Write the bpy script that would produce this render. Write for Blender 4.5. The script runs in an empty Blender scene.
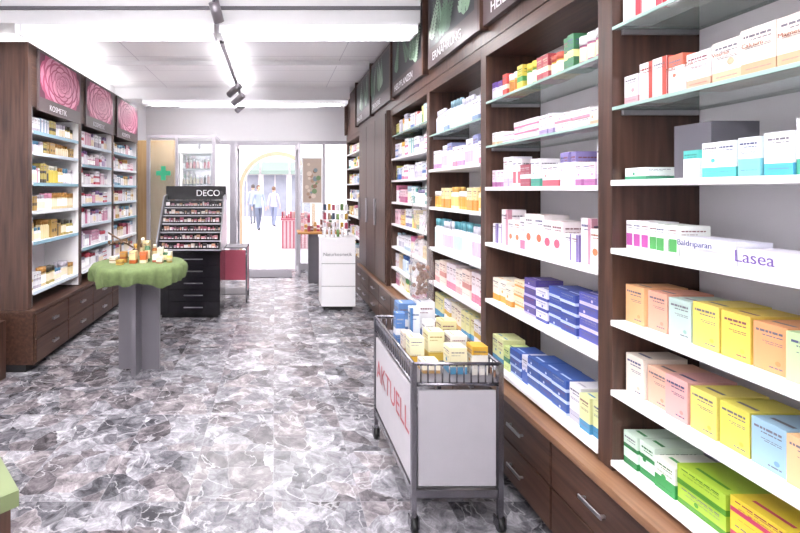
import bpy, math, random
from mathutils import Matrix, Vector
random.seed(7)
scene=bpy.context.scene
F=450.0; VX=275.0; VY=190.0; H=1.5
def lin(c):
    return c/12.92 if c<=0.04045 else ((c+0.055)/1.055)**2.4
def C(h):
    h=h.lstrip('#'); return tuple(lin(int(h[i:i+2],16)/255) for i in (0,2,4))
WHITE=C('#f4f2f6')
# ---------------- materials
MATS={}
def newmat(n):
    m=bpy.data.materials.new(n); m.use_nodes=True
    nt=m.node_tree; b=nt.nodes['Principled BSDF']; return m,nt,b
def plain(n,col,rough=0.5,metal=0.0,noise=0.04,alpha=1.0,scale=12,emis=0):
    if n in MATS: return MATS[n]
    m,nt,b=newmat(n)
    b.inputs['Roughness'].default_value=rough; b.inputs['Metallic'].default_value=metal
    nz=nt.nodes.new('ShaderNodeTexNoise'); nz.inputs['Scale'].default_value=scale
    tc=nt.nodes.new('ShaderNodeTexCoord'); nt.links.new(tc.outputs['Object'],nz.inputs['Vector'])
    mx=nt.nodes.new('ShaderNodeMix'); mx.data_type='RGBA'
    mx.inputs[6].default_value=tuple(max(0,c*(1-noise*2)) for c in col)+(1,)
    mx.inputs[7].default_value=tuple(min(1,c*(1+noise)) for c in col)+(1,)
    nt.links.new(nz.outputs['Fac'],mx.inputs[0]); nt.links.new(mx.outputs[2],b.inputs['Base Color'])
    b.inputs['Alpha'].default_value=alpha
    if emis:
        b.inputs['Emission Color'].default_value=col+(1,); b.inputs['Emission Strength'].default_value=emis
    MATS[n]=m; return m
def wood(n,dark,light,axis='z',rough=0.38):
    if n in MATS: return MATS[n]
    m,nt,b=newmat(n); b.inputs['Roughness'].default_value=rough
    tc=nt.nodes.new('ShaderNodeTexCoord'); mp=nt.nodes.new('ShaderNodeMapping')
    s={'z':(38,38,2.2),'y':(38,2.2,38),'x':(2.2,38,38)}[axis]; mp.inputs['Scale'].default_value=s
    nz=nt.nodes.new('ShaderNodeTexNoise'); nz.inputs['Scale'].default_value=1; nz.inputs['Detail'].default_value=6; nz.inputs['Distortion'].default_value=.4
    cr=nt.nodes.new('ShaderNodeValToRGB'); cr.color_ramp.elements[0].position=.3; cr.color_ramp.elements[1].position=.72
    cr.color_ramp.elements[0].color=dark+(1,); cr.color_ramp.elements[1].color=light+(1,)
    nt.links.new(tc.outputs['Object'],mp.inputs[0]); nt.links.new(mp.outputs[0],nz.inputs['Vector'])
    nt.links.new(nz.outputs['Fac'],cr.inputs[0]); nt.links.new(cr.outputs[0],b.inputs['Base Color'])
    MATS[n]=m; return m
def colattr(n='printed_card',rough=.42):
    if n in MATS: return MATS[n]
    m,nt,b=newmat(n); a=nt.nodes.new('ShaderNodeAttribute'); a.attribute_name='Col'
    nt.links.new(a.outputs['Color'],b.inputs['Base Color']); b.inputs['Roughness'].default_value=rough
    MATS[n]=m; return m
CARD=colattr()
W_Z=wood('walnut_vertical',C('#33201a'),C('#573d32'),'z')
W_Y=wood('walnut_long',C('#36221b'),C('#5b4034'),'y')
W_TOP=wood('bench_top_oak',C('#714f3a'),C('#967054'),'y',.3)
W_BEIGE=wood('pale_beech',C('#b08f60'),C('#c2a47c'),'z')
WHT=plain('white_laminate',C('#f3f2f4'),.35,noise=.01)
BACK=plain('shelf_back_panel',C('#e9e7ec'),.35,noise=.02)
METAL=plain('brushed_steel',C('#b9b8bd'),.28,1.0,noise=.03)
DKMETAL=plain('dark_steel',C('#85838a'),.25,.9,noise=.05)
BLACK=plain('black_gloss',C('#100e14'),.18,noise=.05)
GREY=plain('grey_laminate',C('#6c6970'),.4,noise=.02)
GLASSM=plain('clear_glass',C('#dbeef0'),.04,noise=.0,alpha=.14)
GSH=plain('glass_shelf_plate',C('#c4d8d4'),.05,noise=.01,alpha=.38)
GEDGE=plain('glass_shelf_edge',C('#9dbab2'),.15,noise=.03)
RUB=plain('black_rubber',C('#1c1c1e'),.6)
# ---------------- mesh accumulator
class MB:
    def __init__(s): s.v=[];s.f=[];s.m=[];s.c=[];s.sm=[]
    def poly(s,pts,mat=0,col=(1,1,1)):
        k=len(s.v); s.v+= [tuple(p) for p in pts]; s.f.append(tuple(range(k,k+len(pts)))); s.m.append(mat); s.c.append(col); s.sm.append(False)
    def box(s,x0,x1,y0,y1,z0,z1,mat=0,col=(1,1,1)):
        if x0>x1:x0,x1=x1,x0
        if y0>y1:y0,y1=y1,y0
        k=len(s.v)
        s.v+=[(x0,y0,z0),(x1,y0,z0),(x1,y1,z0),(x0,y1,z0),(x0,y0,z1),(x1,y0,z1),(x1,y1,z1),(x0,y1,z1)]
        for q in ((0,3,2,1),(4,5,6,7),(0,1,5,4),(1,2,6,5),(2,3,7,6),(3,0,4,7)):
            s.f.append(tuple(k+i for i in q)); s.m.append(mat); s.c.append(col); s.sm.append(False)
    def lathe(s,cx,cy,prof,n=14,mat=0,col=(1,1,1),cols=None,wob=None,sx=1,sy=1):
        k=len(s.v)
        for (r,z) in prof:
            for i in range(n):
                a=2*math.pi*i/n; rr=r*(1+(wob(a,z) if wob else 0))
                s.v.append((cx+sx*rr*math.cos(a),cy+sy*rr*math.sin(a),z))
        for j in range(len(prof)-1):
            for i in range(n):
                i2=(i+1)%n
                s.f.append((k+j*n+i,k+j*n+i2,k+(j+1)*n+i2,k+(j+1)*n+i)); s.m.append(mat); s.c.append(cols[j] if cols else col); s.sm.append(n>8)
        s.f.append(tuple(k+i for i in range(n))[::-1]); s.m.append(mat); s.c.append(cols[0] if cols else col); s.sm.append(False)
        t=k+(len(prof)-1)*n
        s.f.append(tuple(t+i for i in range(n))); s.m.append(mat); s.c.append(cols[-1] if cols else col); s.sm.append(False)
    def tube(s,p,q,r,n=8,mat=0,col=(1,1,1)):
        p=Vector(p);q=Vector(q);d=(q-p).normalized()
        a=d.orthogonal().normalized(); b=d.cross(a); k=len(s.v)
        for e in (p,q):
            for i in range(n):
                t=2*math.pi*i/n; s.v.append(tuple(e+r*(math.cos(t)*a+math.sin(t)*b)))
        for i in range(n):
            i2=(i+1)%n; s.f.append((k+i,k+i2,k+n+i2,k+n+i)); s.m.append(mat); s.c.append(col); s.sm.append(True)
        s.f.append(tuple(k+i for i in range(n))[::-1]); s.f.append(tuple(k+n+i for i in range(n)))
        s.m+=[mat,mat]; s.c+=[col,col]; s.sm+=[False,False]
    def obj(s,name,mats,bevel=0):
        vs=s.v
        lo=[min(v[i] for v in vs) for i in range(3)]; hi=[max(v[i] for v in vs) for i in range(3)]
        c=Vector([(lo[0]+hi[0])/2,(lo[1]+hi[1])/2,lo[2]])
        me=bpy.data.meshes.new(name); me.from_pydata([tuple(Vector(v)-c) for v in vs],[],s.f)
        for m in mats: me.materials.append(m)
        ca=me.color_attributes.new('Col','FLOAT_COLOR','CORNER')
        for p in me.polygons:
            p.material_index=s.m[p.index]; p.use_smooth=s.sm[p.index]
            cc=s.c[p.index]
            for li in p.loop_indices: ca.data[li].color=(cc[0],cc[1],cc[2],1)
        o=bpy.data.objects.new(name,me); o.location=c; scene.collection.objects.link(o)
        if bevel:
            b=o.modifiers.new('bev','BEVEL'); b.width=bevel; b.segments=2; b.limit_method='ANGLE'
        return o
def child(o,parent):
    o.parent=parent; o.matrix_parent_inverse=Matrix.Translation(-parent.location)
def text(name,body,size,loc,facing,mat,parent=None,align='LEFT'):
    cu=bpy.data.curves.new(name,'FONT'); cu.body=body; cu.size=size; cu.extrude=.0004; cu.align_x=align
    cu.materials.append(mat); o=bpy.data.objects.new(name,cu); scene.collection.objects.link(o)
    o.location=loc
    o.rotation_euler={'-x':(math.pi/2,0,-math.pi/2),'+x':(math.pi/2,0,math.pi/2),'-y':(math.pi/2,0,0)}[facing]
    if parent: child(o,parent)
    return o
TXW=plain('text_white',C('#f5f3f8'),.5); TXR=plain('text_red',C('#b8606a'),.5); TXB=plain('text_navy',C('#2b2f6b'),.5); TXG=plain('text_grey',C('#55525e'),.5)
TXP=plain('text_purple',C('#6a4f96'),.5); TXO=plain('text_brown',C('#8a4a30'),.5)
# ---------------- room shell
def floor_mat():
    m,nt,b=newmat('grey_marble_slabs'); N=nt.nodes; L=nt.links
    tc=N.new('ShaderNodeTexCoord')
    # square slabs: each one samples a different piece of the marble
    sn=N.new('ShaderNodeVectorMath'); sn.operation='SNAP'; sn.inputs[1].default_value=(.42,.42,10)
    L.new(tc.outputs['Object'],sn.inputs[0])
    wn=N.new('ShaderNodeTexWhiteNoise'); wn.noise_dimensions='3D'; L.new(sn.outputs[0],wn.inputs['Vector'])
    tv=N.new('ShaderNodeVectorMath'); tv.operation='MULTIPLY_ADD'; tv.inputs[1].default_value=(9,9,9)
    L.new(wn.outputs['Color'],tv.inputs[0]); L.new(tc.outputs['Object'],tv.inputs[2])
    nz=N.new('ShaderNodeTexNoise'); nz.inputs['Scale'].default_value=9; nz.inputs['Detail'].default_value=2
    L.new(tv.outputs[0],nz.inputs['Vector'])
    ad=N.new('ShaderNodeVectorMath'); ad.operation='MULTIPLY_ADD'; ad.inputs[1].default_value=(.07,.07,0)
    L.new(nz.outputs['Color'],ad.inputs[0]); L.new(tv.outputs[0],ad.inputs[2])
    def vor(scale,feat,metric='EUCLIDEAN'):
        v=N.new('ShaderNodeTexVoronoi'); v.voronoi_dimensions='2D'; v.feature=feat; v.inputs['Scale'].default_value=scale
        if feat=='F1': v.distance=metric
        L.new(ad.outputs[0],v.inputs['Vector']); return v
    SC=6.2
    v=vor(SC,'F1'); e=vor(SC,'DISTANCE_TO_EDGE')
    sep=N.new('ShaderNodeSeparateColor'); L.new(v.outputs['Color'],sep.inputs[0])
    vb=vor(12.5,'F1','MANHATTAN'); sb_=N.new('ShaderNodeSeparateColor'); L.new(vb.outputs['Color'],sb_.inputs[0])
    off=N.new('ShaderNodeVectorMath'); off.operation='MULTIPLY_ADD'; off.inputs[1].default_value=(7,7,7)
    L.new(v.outputs['Color'],off.inputs[0]); L.new(tc.outputs['Object'],off.inputs[2])
    n2=N.new('ShaderNodeTexNoise'); n2.inputs['Scale'].default_value=9; n2.inputs['Detail'].default_value=10; n2.inputs['Roughness'].default_value=.74; n2.inputs['Distortion'].default_value=.7
    L.new(off.outputs[0],n2.inputs['Vector'])
    m1=N.new('ShaderNodeMath'); m1.operation='MULTIPLY_ADD'; m1.inputs[1].default_value=.40; L.new(sep.outputs[0],m1.inputs[0])
    m2=N.new('ShaderNodeMath'); m2.operation='MULTIPLY_ADD'; m2.inputs[1].default_value=2.1; m2.inputs[2].default_value=-.94; L.new(n2.outputs['Fac'],m2.inputs[0])
    m3=N.new('ShaderNodeMath'); m3.operation='MULTIPLY_ADD'; m3.inputs[1].default_value=.24; L.new(sb_.outputs[0],m3.inputs[0]); L.new(m2.outputs[0],m3.inputs[2])
    L.new(m3.outputs[0],m1.inputs[2])
    cr=N.new('ShaderNodeValToRGB'); el=cr.color_ramp.elements
    el[0].position=.03; el[0].color=C('#3a393e')+(1,); el[1].position=1; el[1].color=C('#d2d0d4')+(1,)
    for p,c in ((.28,'#5e5d63'),(.50,'#7e7c82'),(.74,'#a3a1a7')):
        x=el.new(p); x.color=C(c)+(1,)
    L.new(m1.outputs[0],cr.inputs[0])
    wm=N.new('ShaderNodeMix'); wm.data_type='RGBA'; wm.blend_type='MULTIPLY'; wm.inputs[7].default_value=C('#f2e9e6')+(1,)
    st=N.new('ShaderNodeMath'); st.operation='GREATER_THAN'; st.inputs[1].default_value=.65; L.new(sep.outputs[1],st.inputs[0])
    L.new(st.outputs[0],wm.inputs[0]); L.new(cr.outputs[0],wm.inputs[6])
    wv=N.new('ShaderNodeTexNoise'); wv.inputs['Scale'].default_value=3.2; wv.inputs['Detail'].default_value=6; wv.inputs['Distortion'].default_value=.7
    L.new(off.outputs[0],wv.inputs['Vector'])
    a1=N.new('ShaderNodeMath'); a1.operation='SUBTRACT'; a1.inputs[1].default_value=.5; L.new(wv.outputs['Fac'],a1.inputs[0])
    a2=N.new('ShaderNodeMath'); a2.operation='ABSOLUTE'; L.new(a1.outputs[0],a2.inputs[0])
    a3=N.new('ShaderNodeMapRange'); a3.inputs[1].default_value=0; a3.inputs[2].default_value=.012; a3.inputs[3].default_value=.5; a3.inputs[4].default_value=0; L.new(a2.outputs[0],a3.inputs[0])
    vm=N.new('ShaderNodeMix'); vm.data_type='RGBA'; vm.inputs[7].default_value=C('#d0ced2')+(1,)
    L.new(a3.outputs[0],vm.inputs[0]); L.new(wm.outputs[2],vm.inputs[6])
    ed=N.new('ShaderNodeMapRange'); ed.inputs[1].default_value=.006; ed.inputs[2].default_value=.02; ed.inputs[3].default_value=.25; ed.inputs[4].default_value=0
    L.new(e.outputs['Distance'],ed.inputs[0])
    jm=N.new('ShaderNodeMix'); jm.data_type='RGBA'; jm.inputs[7].default_value=C('#a9a6ac')+(1,)
    L.new(ed.outputs[0],jm.inputs[0]); L.new(vm.outputs[2],jm.inputs[6])
    # slab joints from fractional position
    fr=N.new('ShaderNodeVectorMath'); fr.operation='SUBTRACT'; L.new(tc.outputs['Object'],fr.inputs[0]); L.new(sn.outputs[0],fr.inputs[1])
    sx=N.new('ShaderNodeSeparateXYZ'); L.new(fr.outputs[0],sx.inputs[0])
    mn=N.new('ShaderNodeMath'); mn.operation='MINIMUM'; L.new(sx.outputs[0],mn.inputs[0]); L.new(sx.outputs[1],mn.inputs[1])
    lt=N.new('ShaderNodeMath'); lt.operation='LESS_THAN'; lt.inputs[1].default_value=.004; L.new(mn.outputs[0],lt.inputs[0])
    lf=N.new('ShaderNodeMath'); lf.operation='MULTIPLY'; lf.inputs[1].default_value=.6; L.new(lt.outputs[0],lf.inputs[0])
    sj=N.new('ShaderNodeMix'); sj.data_type='RGBA'; sj.inputs[7].default_value=C('#8b888e')+(1,)
    L.new(lf.outputs[0],sj.inputs[0]); L.new(jm.outputs[2],sj.inputs[6])
    L.new(sj.outputs[2],b.inputs['Base Color']); b.inputs['Roughness'].default_value=.25
    return m
def ceil_mat():
    m,nt,b=newmat('white_metal_ceiling_panels'); N=nt.nodes; L=nt.links
    tc=N.new('ShaderNodeTexCoord'); br=N.new('ShaderNodeTexBrick')
    br.offset=0; br.inputs['Scale'].default_value=1; br.inputs['Brick Width'].default_value=1.2; br.inputs['Row Height'].default_value=.6; br.inputs['Mortar Size'].default_value=.005
    br.inputs['Color1'].default_value=C('#faf9fb')+(1,); br.inputs['Color2'].default_value=C('#f7f6f8')+(1,); br.inputs['Mortar'].default_value=C('#cfcbd3')+(1,)
    L.new(tc.outputs['Object'],br.inputs['Vector']); L.new(br.outputs['Color'],b.inputs['Base Color']); b.inputs['Roughness'].default_value=.35
    return m
XL,XR=-2.42,1.56; YB,YF=-1.6,8.45; CZ=3.05
FM=floor_mat(); CM=ceil_mat()
WALL=plain('painted_wall',C('#f8f7f9'),.6,noise=.01)
def sb(name,x0,x1,y0,y1,z0,z1,mat,bev=0):
    b=MB(); b.box(x0,x1,y0,y1,z0,z1); return b.obj(name,[mat],bev)
sb('floor',XL-.1,XR+.1,YB-.1,YF+.1,-.1,0,FM)
sb('ceiling',XL-.1,XR+.1,YB-.1,YF+.1,CZ,CZ+.1,CM)
sb('wall_left',XL-.1,XL,YB,YF,0,CZ,WALL)
sb('wall_right',XR,XR+.1,YB,YF,0,CZ,WALL)
sb('wall_back',XL,XR,YB-.1,YB,0,CZ,WALL)
f=MB(); f.box(XL,XR,YF,YF+.12,2.42,CZ); f.box(XL,-2.2,YF,YF+.12,0,2.42); f.box(1.42,XR,YF,YF+.12,0,2.42)
f.obj('wall_front',[WALL])
b=MB(); b.box(XL,1.13,3.5,3.75,2.80,CZ); b.box(XL,1.13,3.485,3.5,2.90,2.925,1)
b.obj('ceiling_beam',[WHT,GREY])
b=MB(); b.box(XL,1.13,6.8,7.05,2.88,CZ); b.obj('ceiling_beam',[WHT])
b=MB(); b.box(XL,1.13,5.4,5.44,3.0,CZ); b.obj('ceiling_panel_rail',[WHT])
b=MB(); b.box(XL,1.13,7.6,7.64,3.0,CZ); b.obj('ceiling_panel_rail',[WHT])
# light fixtures, with added fill lamps and uplights
DIFF=plain('frosted_diffuser',C('#f6f4fb'),.3,noise=.2,emis=.42,scale=70)
def area(parent,x,y,z,sx,sy,power,up=False):
    la=bpy.data.lights.new('tube_or_fill_light','AREA'); la.shape='RECTANGLE'; la.size=sx; la.size_y=sy; la.energy=power; la.color=(1,.98,.985)
    lo=bpy.data.objects.new('tube_or_fill_light',la); scene.collection.objects.link(lo); lo.location=(x,y,z)
    if up: lo.rotation_euler=(math.pi,0,0)
    child(lo,parent)
def fixture(x0,x1,y0,y1,z,power,drop=.1,up=0):
    b=MB(); b.box(x0,x1,y0,y1,z+drop-.03,z+drop,0)
    b.box(x0,x1,y0,y0+.012,z,z+drop-.03,1); b.box(x0,x1,y1-.012,y1,z,z+drop-.03,1)
    b.box(x0,x0+.012,y0+.012,y1-.012,z,z+drop-.03,0); b.box(x1-.012,x1,y0+.012,y1-.012,z,z+drop-.03,0)
    n=max(2,int((x1-x0)/.045))
    for i in range(1,n):
        xx=x0+(x1-x0)*i/n; b.box(xx-.002,xx+.002,y0+.012,y1-.012,z+.01,z+.035,0)
        if i%2: b.box(xx-.003,xx+.003,y0-.004,y0,z,z+drop-.03,0)
    for xx in (x0+.1,x1-.1):
        if up: b.tube((xx,(y0+y1)/2,z+drop),(xx,(y0+y1)/2,CZ),.005)
    o=b.obj('ceiling_or_fill_fixture',[WHT,DIFF])
    area(o,(x0+x1)/2,(y0+y1)/2,z+.03,(x1-x0)*.94,(y1-y0)*.7,power)
    if up: area(o,(x0+x1)/2,(y0+y1)/2,z+drop+.01,(x1-x0)*.94,(y1-y0)*.7,up,True)  # uplight added above the housing to brighten the ceiling
fixture(-2.0,-.47,3.46,3.66,2.71,33,.09)
fixture(-.43,1.10,3.46,3.66,2.71,33,.09)
fixture(-2.0,1.10,6.78,6.98,2.80,70,.08)
fixture(-1.7,.8,7.75,7.95,2.95,34,.06,6)  # added fixture, brightens the dark entrance wall and rear ceiling
for yy,p,u in ((.2,17,44),(1.75,27,46),(-.9,38,38)):
    fixture(-1.7,.8,yy,yy+.3,2.78,p,.08,u)  # added fixtures out of view, for even fill and a brighter ceiling
# ---------------- products
def disc(mb,side,xf,y,z,r,col,n=12):
    pts=[(xf,y+r*math.cos(2*math.pi*i/n),z+r*math.sin(2*math.pi*i/n)) for i in range(n)]
    mb.poly(pts,0,col)
INK=C('#6f6b77')
def carton(mb,side,xf,yn,z,w,h,d,base,band,style,ink=None):
    ink=ink or random.choice([INK,INK,C('#50557a'),C('#80505a'),tuple(c*.5 for c in band)])
    xb=xf+side*d; y0=yn; y1=yn+w-.0015
    lay={'b':[(0,.28,band),(.28,1,base)],'t':[(0,.7,base),(.7,1,band)],'m':[(0,.35,base),(.35,.55,band),(.55,1,base)],
         's':[(0,.2,band),(.2,.5,base),(.5,.62,band),(.62,1,base)],'h':[(0,.45,band),(.45,1,base)]}.get(style,[(0,1,base)])
    for a,c_,col in lay: mb.box(xf,xb,y0,y1,z+a*h,z+c_*h,0,col)
    xx=xf-side*.0008
    def fq(a0,a1,b0,b1,col):
        mb.poly([(xx,y0+a0*w,z+b0*h),(xx,y0+a1*w,z+b0*h),(xx,y0+a1*w,z+b1*h),(xx,y0+a0*w,z+b1*h)],0,col)
    def sq(a0,a1,b0,b1,col):
        yy=y0-.0008; dx=side*d
        mb.poly([(xf+a0*dx,yy,z+b0*h),(xf+a1*dx,yy,z+b0*h),(xf+a1*dx,yy,z+b1*h),(xf+a0*dx,yy,z+b1*h)],0,col)
    def words(fn,a0,a1,b0,b1,col):
        t=a0
        while t<a1-.04:
            l=random.uniform(.05,.2); fn(t,min(a1,t+l),b0,b1,col); t+=l+.025
    if style=='p': return
    words(fq,.12,.9,.81,.86,ink); words(fq,.12,.7,.74,.765,ink)
    words(sq,.1,.85,.80,.84,ink); words(sq,.1,.6,.70,.72,ink); words(sq,.1,.8,.3,.315,ink); words(sq,.1,.8,.25,.265,ink)
    if style=='c': disc(mb,side,xf-side*.0012,y0+w*.5,z+h*.38,min(w,h)*.27,band); sq(.3,.7,.2,.5,band)
    elif style=='v': fq(.0,.3,0,1,band); sq(0,.25,0,1,band)
    elif style=='l': fq(.1,.9,.12,.55,band); sq(.1,.9,.12,.5,band)
    elif style=='n':
        words(fq,.12,.7,.62,.635,ink); words(fq,.12,.6,.58,.595,ink); words(fq,.12,.5,.1,.13,ink)
        disc(mb,side,xf-side*.001,y0+w*.25,z+h*.22,min(w,h)*.08,band)
    else:
        for t in (.62,.585,.15): words(fq,.12,.85,t,t+.013,ink)
        if random.random()<.5: disc(mb,side,xf-side*.0012,y0+w*random.uniform(.3,.7),z+h*.48,min(w,h)*.12,band)
    zz=z+h+.0006
    mb.poly([(xf+side*d*.2,y0+w*.15,zz),(xf+side*d*.2,y0+w*.8,zz),(xf+side*d*.28,y0+w*.8,zz),(xf+side*d*.28,y0+w*.15,zz)],0,band if style!='n' else ink)
def bottle(mb,x,y,z,r,h,body,cap,label=None):
    L=label or body
    prof=[(r,z),(r,z+h*.12),(r*1.01,z+h*.13),(r*1.01,z+h*.55),(r,z+h*.56),(r,z+h*.68),(r*.5,z+h*.76),(r*.5,z+h*.8),(r*.62,z+h*.8),(r*.62,z+h)]
    mb.lathe(x,y,prof,12,0,cols=[body,body,L,body,body,body,cap,cap,cap,cap])
def jar(mb,x,y,z,r,h,body,cap,label=None):
    L=label or body
    mb.lathe(x,y,[(r,z),(r,z+h*.15),(r*1.01,z+h*.16),(r*1.01,z+h*.62),(r,z+h*.63),(r,z+h*.7),(r*1.04,z+h*.7),(r*1.04,z+h)],12,0,cols=[body,body,L,body,body,cap,cap,cap])
def row(mb,side,xface,ynear,yfar,z,items,inset=.03):
    y=yfar-.008; i=0
    while True:
        if i>=len(items): i=0
        t,w,h,d,n,base,band,st=items[i]; i+=1
        base=C(base) if isinstance(base,str) else base; band=C(band) if isinstance(band,str) else band
        stop=False; k=n
        hv=h*random.uniform(.96,1.05)
        while k>0:
            if y-w<ynear+.006: stop=True; break
            jx=random.uniform(0,.014)
            xf=xface+side*(inset+jx)
            if t=='box': carton(mb,side,xf,y-w,z+.001,w,hv,d,base,band,st)
            elif t=='stk':
                for q in range(max(1,int(st[1:]))): carton(mb,side,xf+side*random.uniform(0,.006),y-w+random.uniform(-.003,.003),z+.001+q*h,w,h-.001,d,base,band,st[0])
            elif t=='bot': 
                for q in range(2): bottle(mb,xf+side*(w*.5+q*w),y-w/2,z+.001,w*.46,h,base,band,C(st) if st.startswith('#') else None)
            elif t=='jar': 
                for q in range(2): jar(mb,xf+side*(w*.5+q*w),y-w/2,z+.001,w*.46,h,base,band,C(st) if st.startswith('#') else None)
            y-=w+random.uniform(.001,.003); k-=1
        if stop: break
        if t!='gap': y-=random.uniform(.001,.004)
B='box'
def rnditems(pal,hm,n=14,bottles=.2,flat=.15):
    out=[]
    for i in range(n):
        base,band=random.choice(pal); r=random.random()
        if r<bottles: out.append((random.choice(['bot','jar']),random.uniform(.032,.05),random.uniform(.6,.97)*hm,.05,random.randint(2,4),base,band,random.choice(['n','#ffffff','#e8d9c0'])))
        elif r<bottles+flat: out.append(('stk',random.uniform(.1,.15),hm*.28,.12,1,base,band,random.choice(['m','b','t'])+str(random.randint(2,3))))
        else: out.append((B,random.uniform(.03,.07),random.uniform(.6,.97)*hm,random.uniform(.08,.2),random.randint(1,3),base,band,random.choice('nbtmshclv')))
    return out
# ---------------- right wall shelving
FX=1.2
posts=[(.58,.65),(1.602,1.672),(2.56,2.625),(3.5,3.56),(4.62,4.68)]
bays=[(.65,1.602),(1.672,2.56),(2.625,3.5),(3.56,4.62)]
shelves=[[ (2.08,'g'),(1.795,'g'),(1.535,'w'),(1.294,'w'),(1.038,'w'),(.79,'w'),(.54,'w')],
         [ (2.0,'g'),(1.75,'g'),(1.517,'w'),(1.204,'w'),(.886,'w'),(.54,'w')],
         [ (1.923,'g'),(1.657,'w'),(1.37,'w'),(1.06,'w'),(.80,'w'),(.54,'w')],
         [ (2.05,'g'),(1.82,'w'),(1.6,'w'),(1.38,'w'),(1.16,'w'),(.93,'w'),(.72,'w'),(.54,'w')]]
XBK=1.53
for bi,(ya,yb) in enumerate(bays):
    b=MB()
    p0=posts[bi]; 
    b.box(FX,XBK,p0[0],p0[1],.5,2.33,0)
    if bi==3: b.box(FX,XBK,posts[4][0],posts[4][1],.5,2.33,0)
    b.box(XBK-.02,XBK,ya,yb,.5,2.26,3)
    b.box(FX,XBK,ya,yb,2.26,2.33,1)
    for z,k in shelves[bi]:
        if k=='w': b.box(FX-.006,XBK-.02,ya,yb,z-.02,z,2)
        else:
            b.box(FX+.005,XBK-.02,ya,yb,z-.012,z,4); b.box(FX-.001,FX+.005,ya,yb,z-.012,z,5)
            for yy in (ya+.002,yb-.012): b.box(FX+.03,XBK-.03,yy,yy+.01,z-.03,z-.0125,6)
    b.obj('wall_shelving_unit',[W_Z,W_Y,WHT,BACK,GSH,GEDGE,METAL],.0015)
def hmx(bi,k):
    s=[q[0] for q in shelves[bi]]; top=2.26 if k==0 else s[k-1]-.045
    return top-s[k]
mb=MB(); ya,yb=bays[0]; zs=[q[0] for q in shelves[0]]
row(mb,1,FX,ya,yb,zs[0],[(B,.08,.13,.1,2,'#ece9ec','#c9404c','v'),(B,.09,.14,.1,2,'#ece8e8','#b84450','m'),(B,.07,.12,.1,3,'#eae8ee','#d77a86','b')])
row(mb,1,FX,ya,yb,zs[1],[(B,.06,.1,.12,1,'#e4e0e6','#d0a0a8','b'),(B,.055,.13,.1,2,'#e8e4e6','#b04a40','v'),(B,.05,.115,.1,1,'#eae6e4','#c86a54','t'),(B,.075,.105,.12,1,'#e8e2e2','#cfa08a','b'),
  (B,.08,.115,.12,1,'#e9dfd8','#dcae90','b'),(B,.085,.12,.12,2,'#e6d8cc','#c99c7c','b'),(B,.085,.125,.12,2,'#e0d0ba','#bf9c70','b')])
row(mb,1,FX,ya,yb,zs[2],[(B,.09,.04,.1,1,'#e0eae6','#3f9a72','b'),('gap',.135,0,0,1,'#ffffff','#ffffff','n'),(B,.05,.08,.12,1,'#e8ecee','#4fb0aa','t'),(B,.05,.095,.12,2,'#e6eeee','#56b2b2','b'),(B,.055,.1,.12,1,'#dce8ec','#78bfcc','h'),
  (B,.065,.11,.12,1,'#e6ebf0','#4aa0c4','b'),(B,.08,.13,.12,1,'#ebeaf0','#40937e','b'),(B,.06,.1,.12,2,'#e8eeec','#66b69d','b'),(B,.09,.13,.12,2,'#e5eaf2','#66a4d4','b')])
mb.box(FX+.06,FX+.2,1.3,1.42,zs[2]+.001,zs[2]+.165,0,C('#5a5860'))
row(mb,1,FX,ya,yb,zs[3],[(B,.032,.1,.1,3,'#edebf0','#b0509a','l'),(B,.034,.095,.1,3,'#eaeeea','#4f9a56','l'),('stk',.17,.032,.1,1,'#dcdcea','#2e3a86','p2'),
  ('stk',.16,.05,.11,1,'#e0deea','#b9b4dc','p1'),('stk',.16,.068,.11,3,'#e0deea','#b9b4dc','p1')])
row(mb,1,FX,ya,yb,zs[4],[(B,.078,.125,.15,1,'#e4b080','#d09a68','n'),(B,.075,.125,.15,1,'#e2a690','#d08f7a','n'),(B,.078,.12,.15,1,'#b4cac4','#8cb0a6','n'),(B,.08,.125,.15,1,'#e4ce68','#c8b448','n'),(B,.078,.125,.15,1,'#e0c45a','#c8b448','n'),
  (B,.08,.12,.15,1,'#dc9c6c','#c88a56','n'),(B,.08,.12,.15,1,'#b6cc9c','#94b47c','n'),(B,.08,.12,.15,1,'#a694c8','#8a76b0','n'),(B,.08,.12,.15,2,'#98b6d2','#7898bc','n')],inset=.04)
row(mb,1,FX,ya,yb,zs[5],[(B,.075,.13,.15,1,'#e8ded2','#d0c0ac','n'),(B,.078,.125,.15,1,'#e0b29a','#cb977c','n'),(B,.078,.125,.15,1,'#dca8a4','#c98c88','n'),(B,.08,.125,.15,1,'#e0d26e','#c8b84c','n'),(B,.08,.125,.15,1,'#dcd25e','#c0b844','n'),
  (B,.082,.12,.15,1,'#98bad0','#7098b8','n'),(B,.082,.12,.15,1,'#dfb488','#cb9060','n'),(B,.08,.12,.15,2,'#d8966a','#c0804c','n')],inset=.04)
row(mb,1,FX,ya,yb,zs[6],[(B,.06,.11,.16,2,'#d2e6d6','#2f8648','s'),(B,.075,.095,.16,1,'#e6e6de','#38964e','h'),('stk',.15,.06,.14,1,'#a2c23c','#4f9024','b2'),('stk',.15,.065,.14,1,'#dcc43a','#b93a60','m2'),('stk',.14,.06,.14,1,'#d89abe','#a84274','b2'),('stk',.14,.06,.14,2,'#dcc450','#c85074','m2')])
bx1=mb.obj('medicine_boxes',[CARD])
def btxt(s,size,y,z,m,x=FX+.028): return text('package_print',s,size,(x,y,z),'-x',m,bx1)
btxt('Lasea',.045,1.205,zs[3]+.016,TXP); btxt('Lasea',.045,1.04,zs[3]+.016,TXP); btxt('Baldriparan',.024,1.375,zs[3]+.04,TXB)
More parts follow.
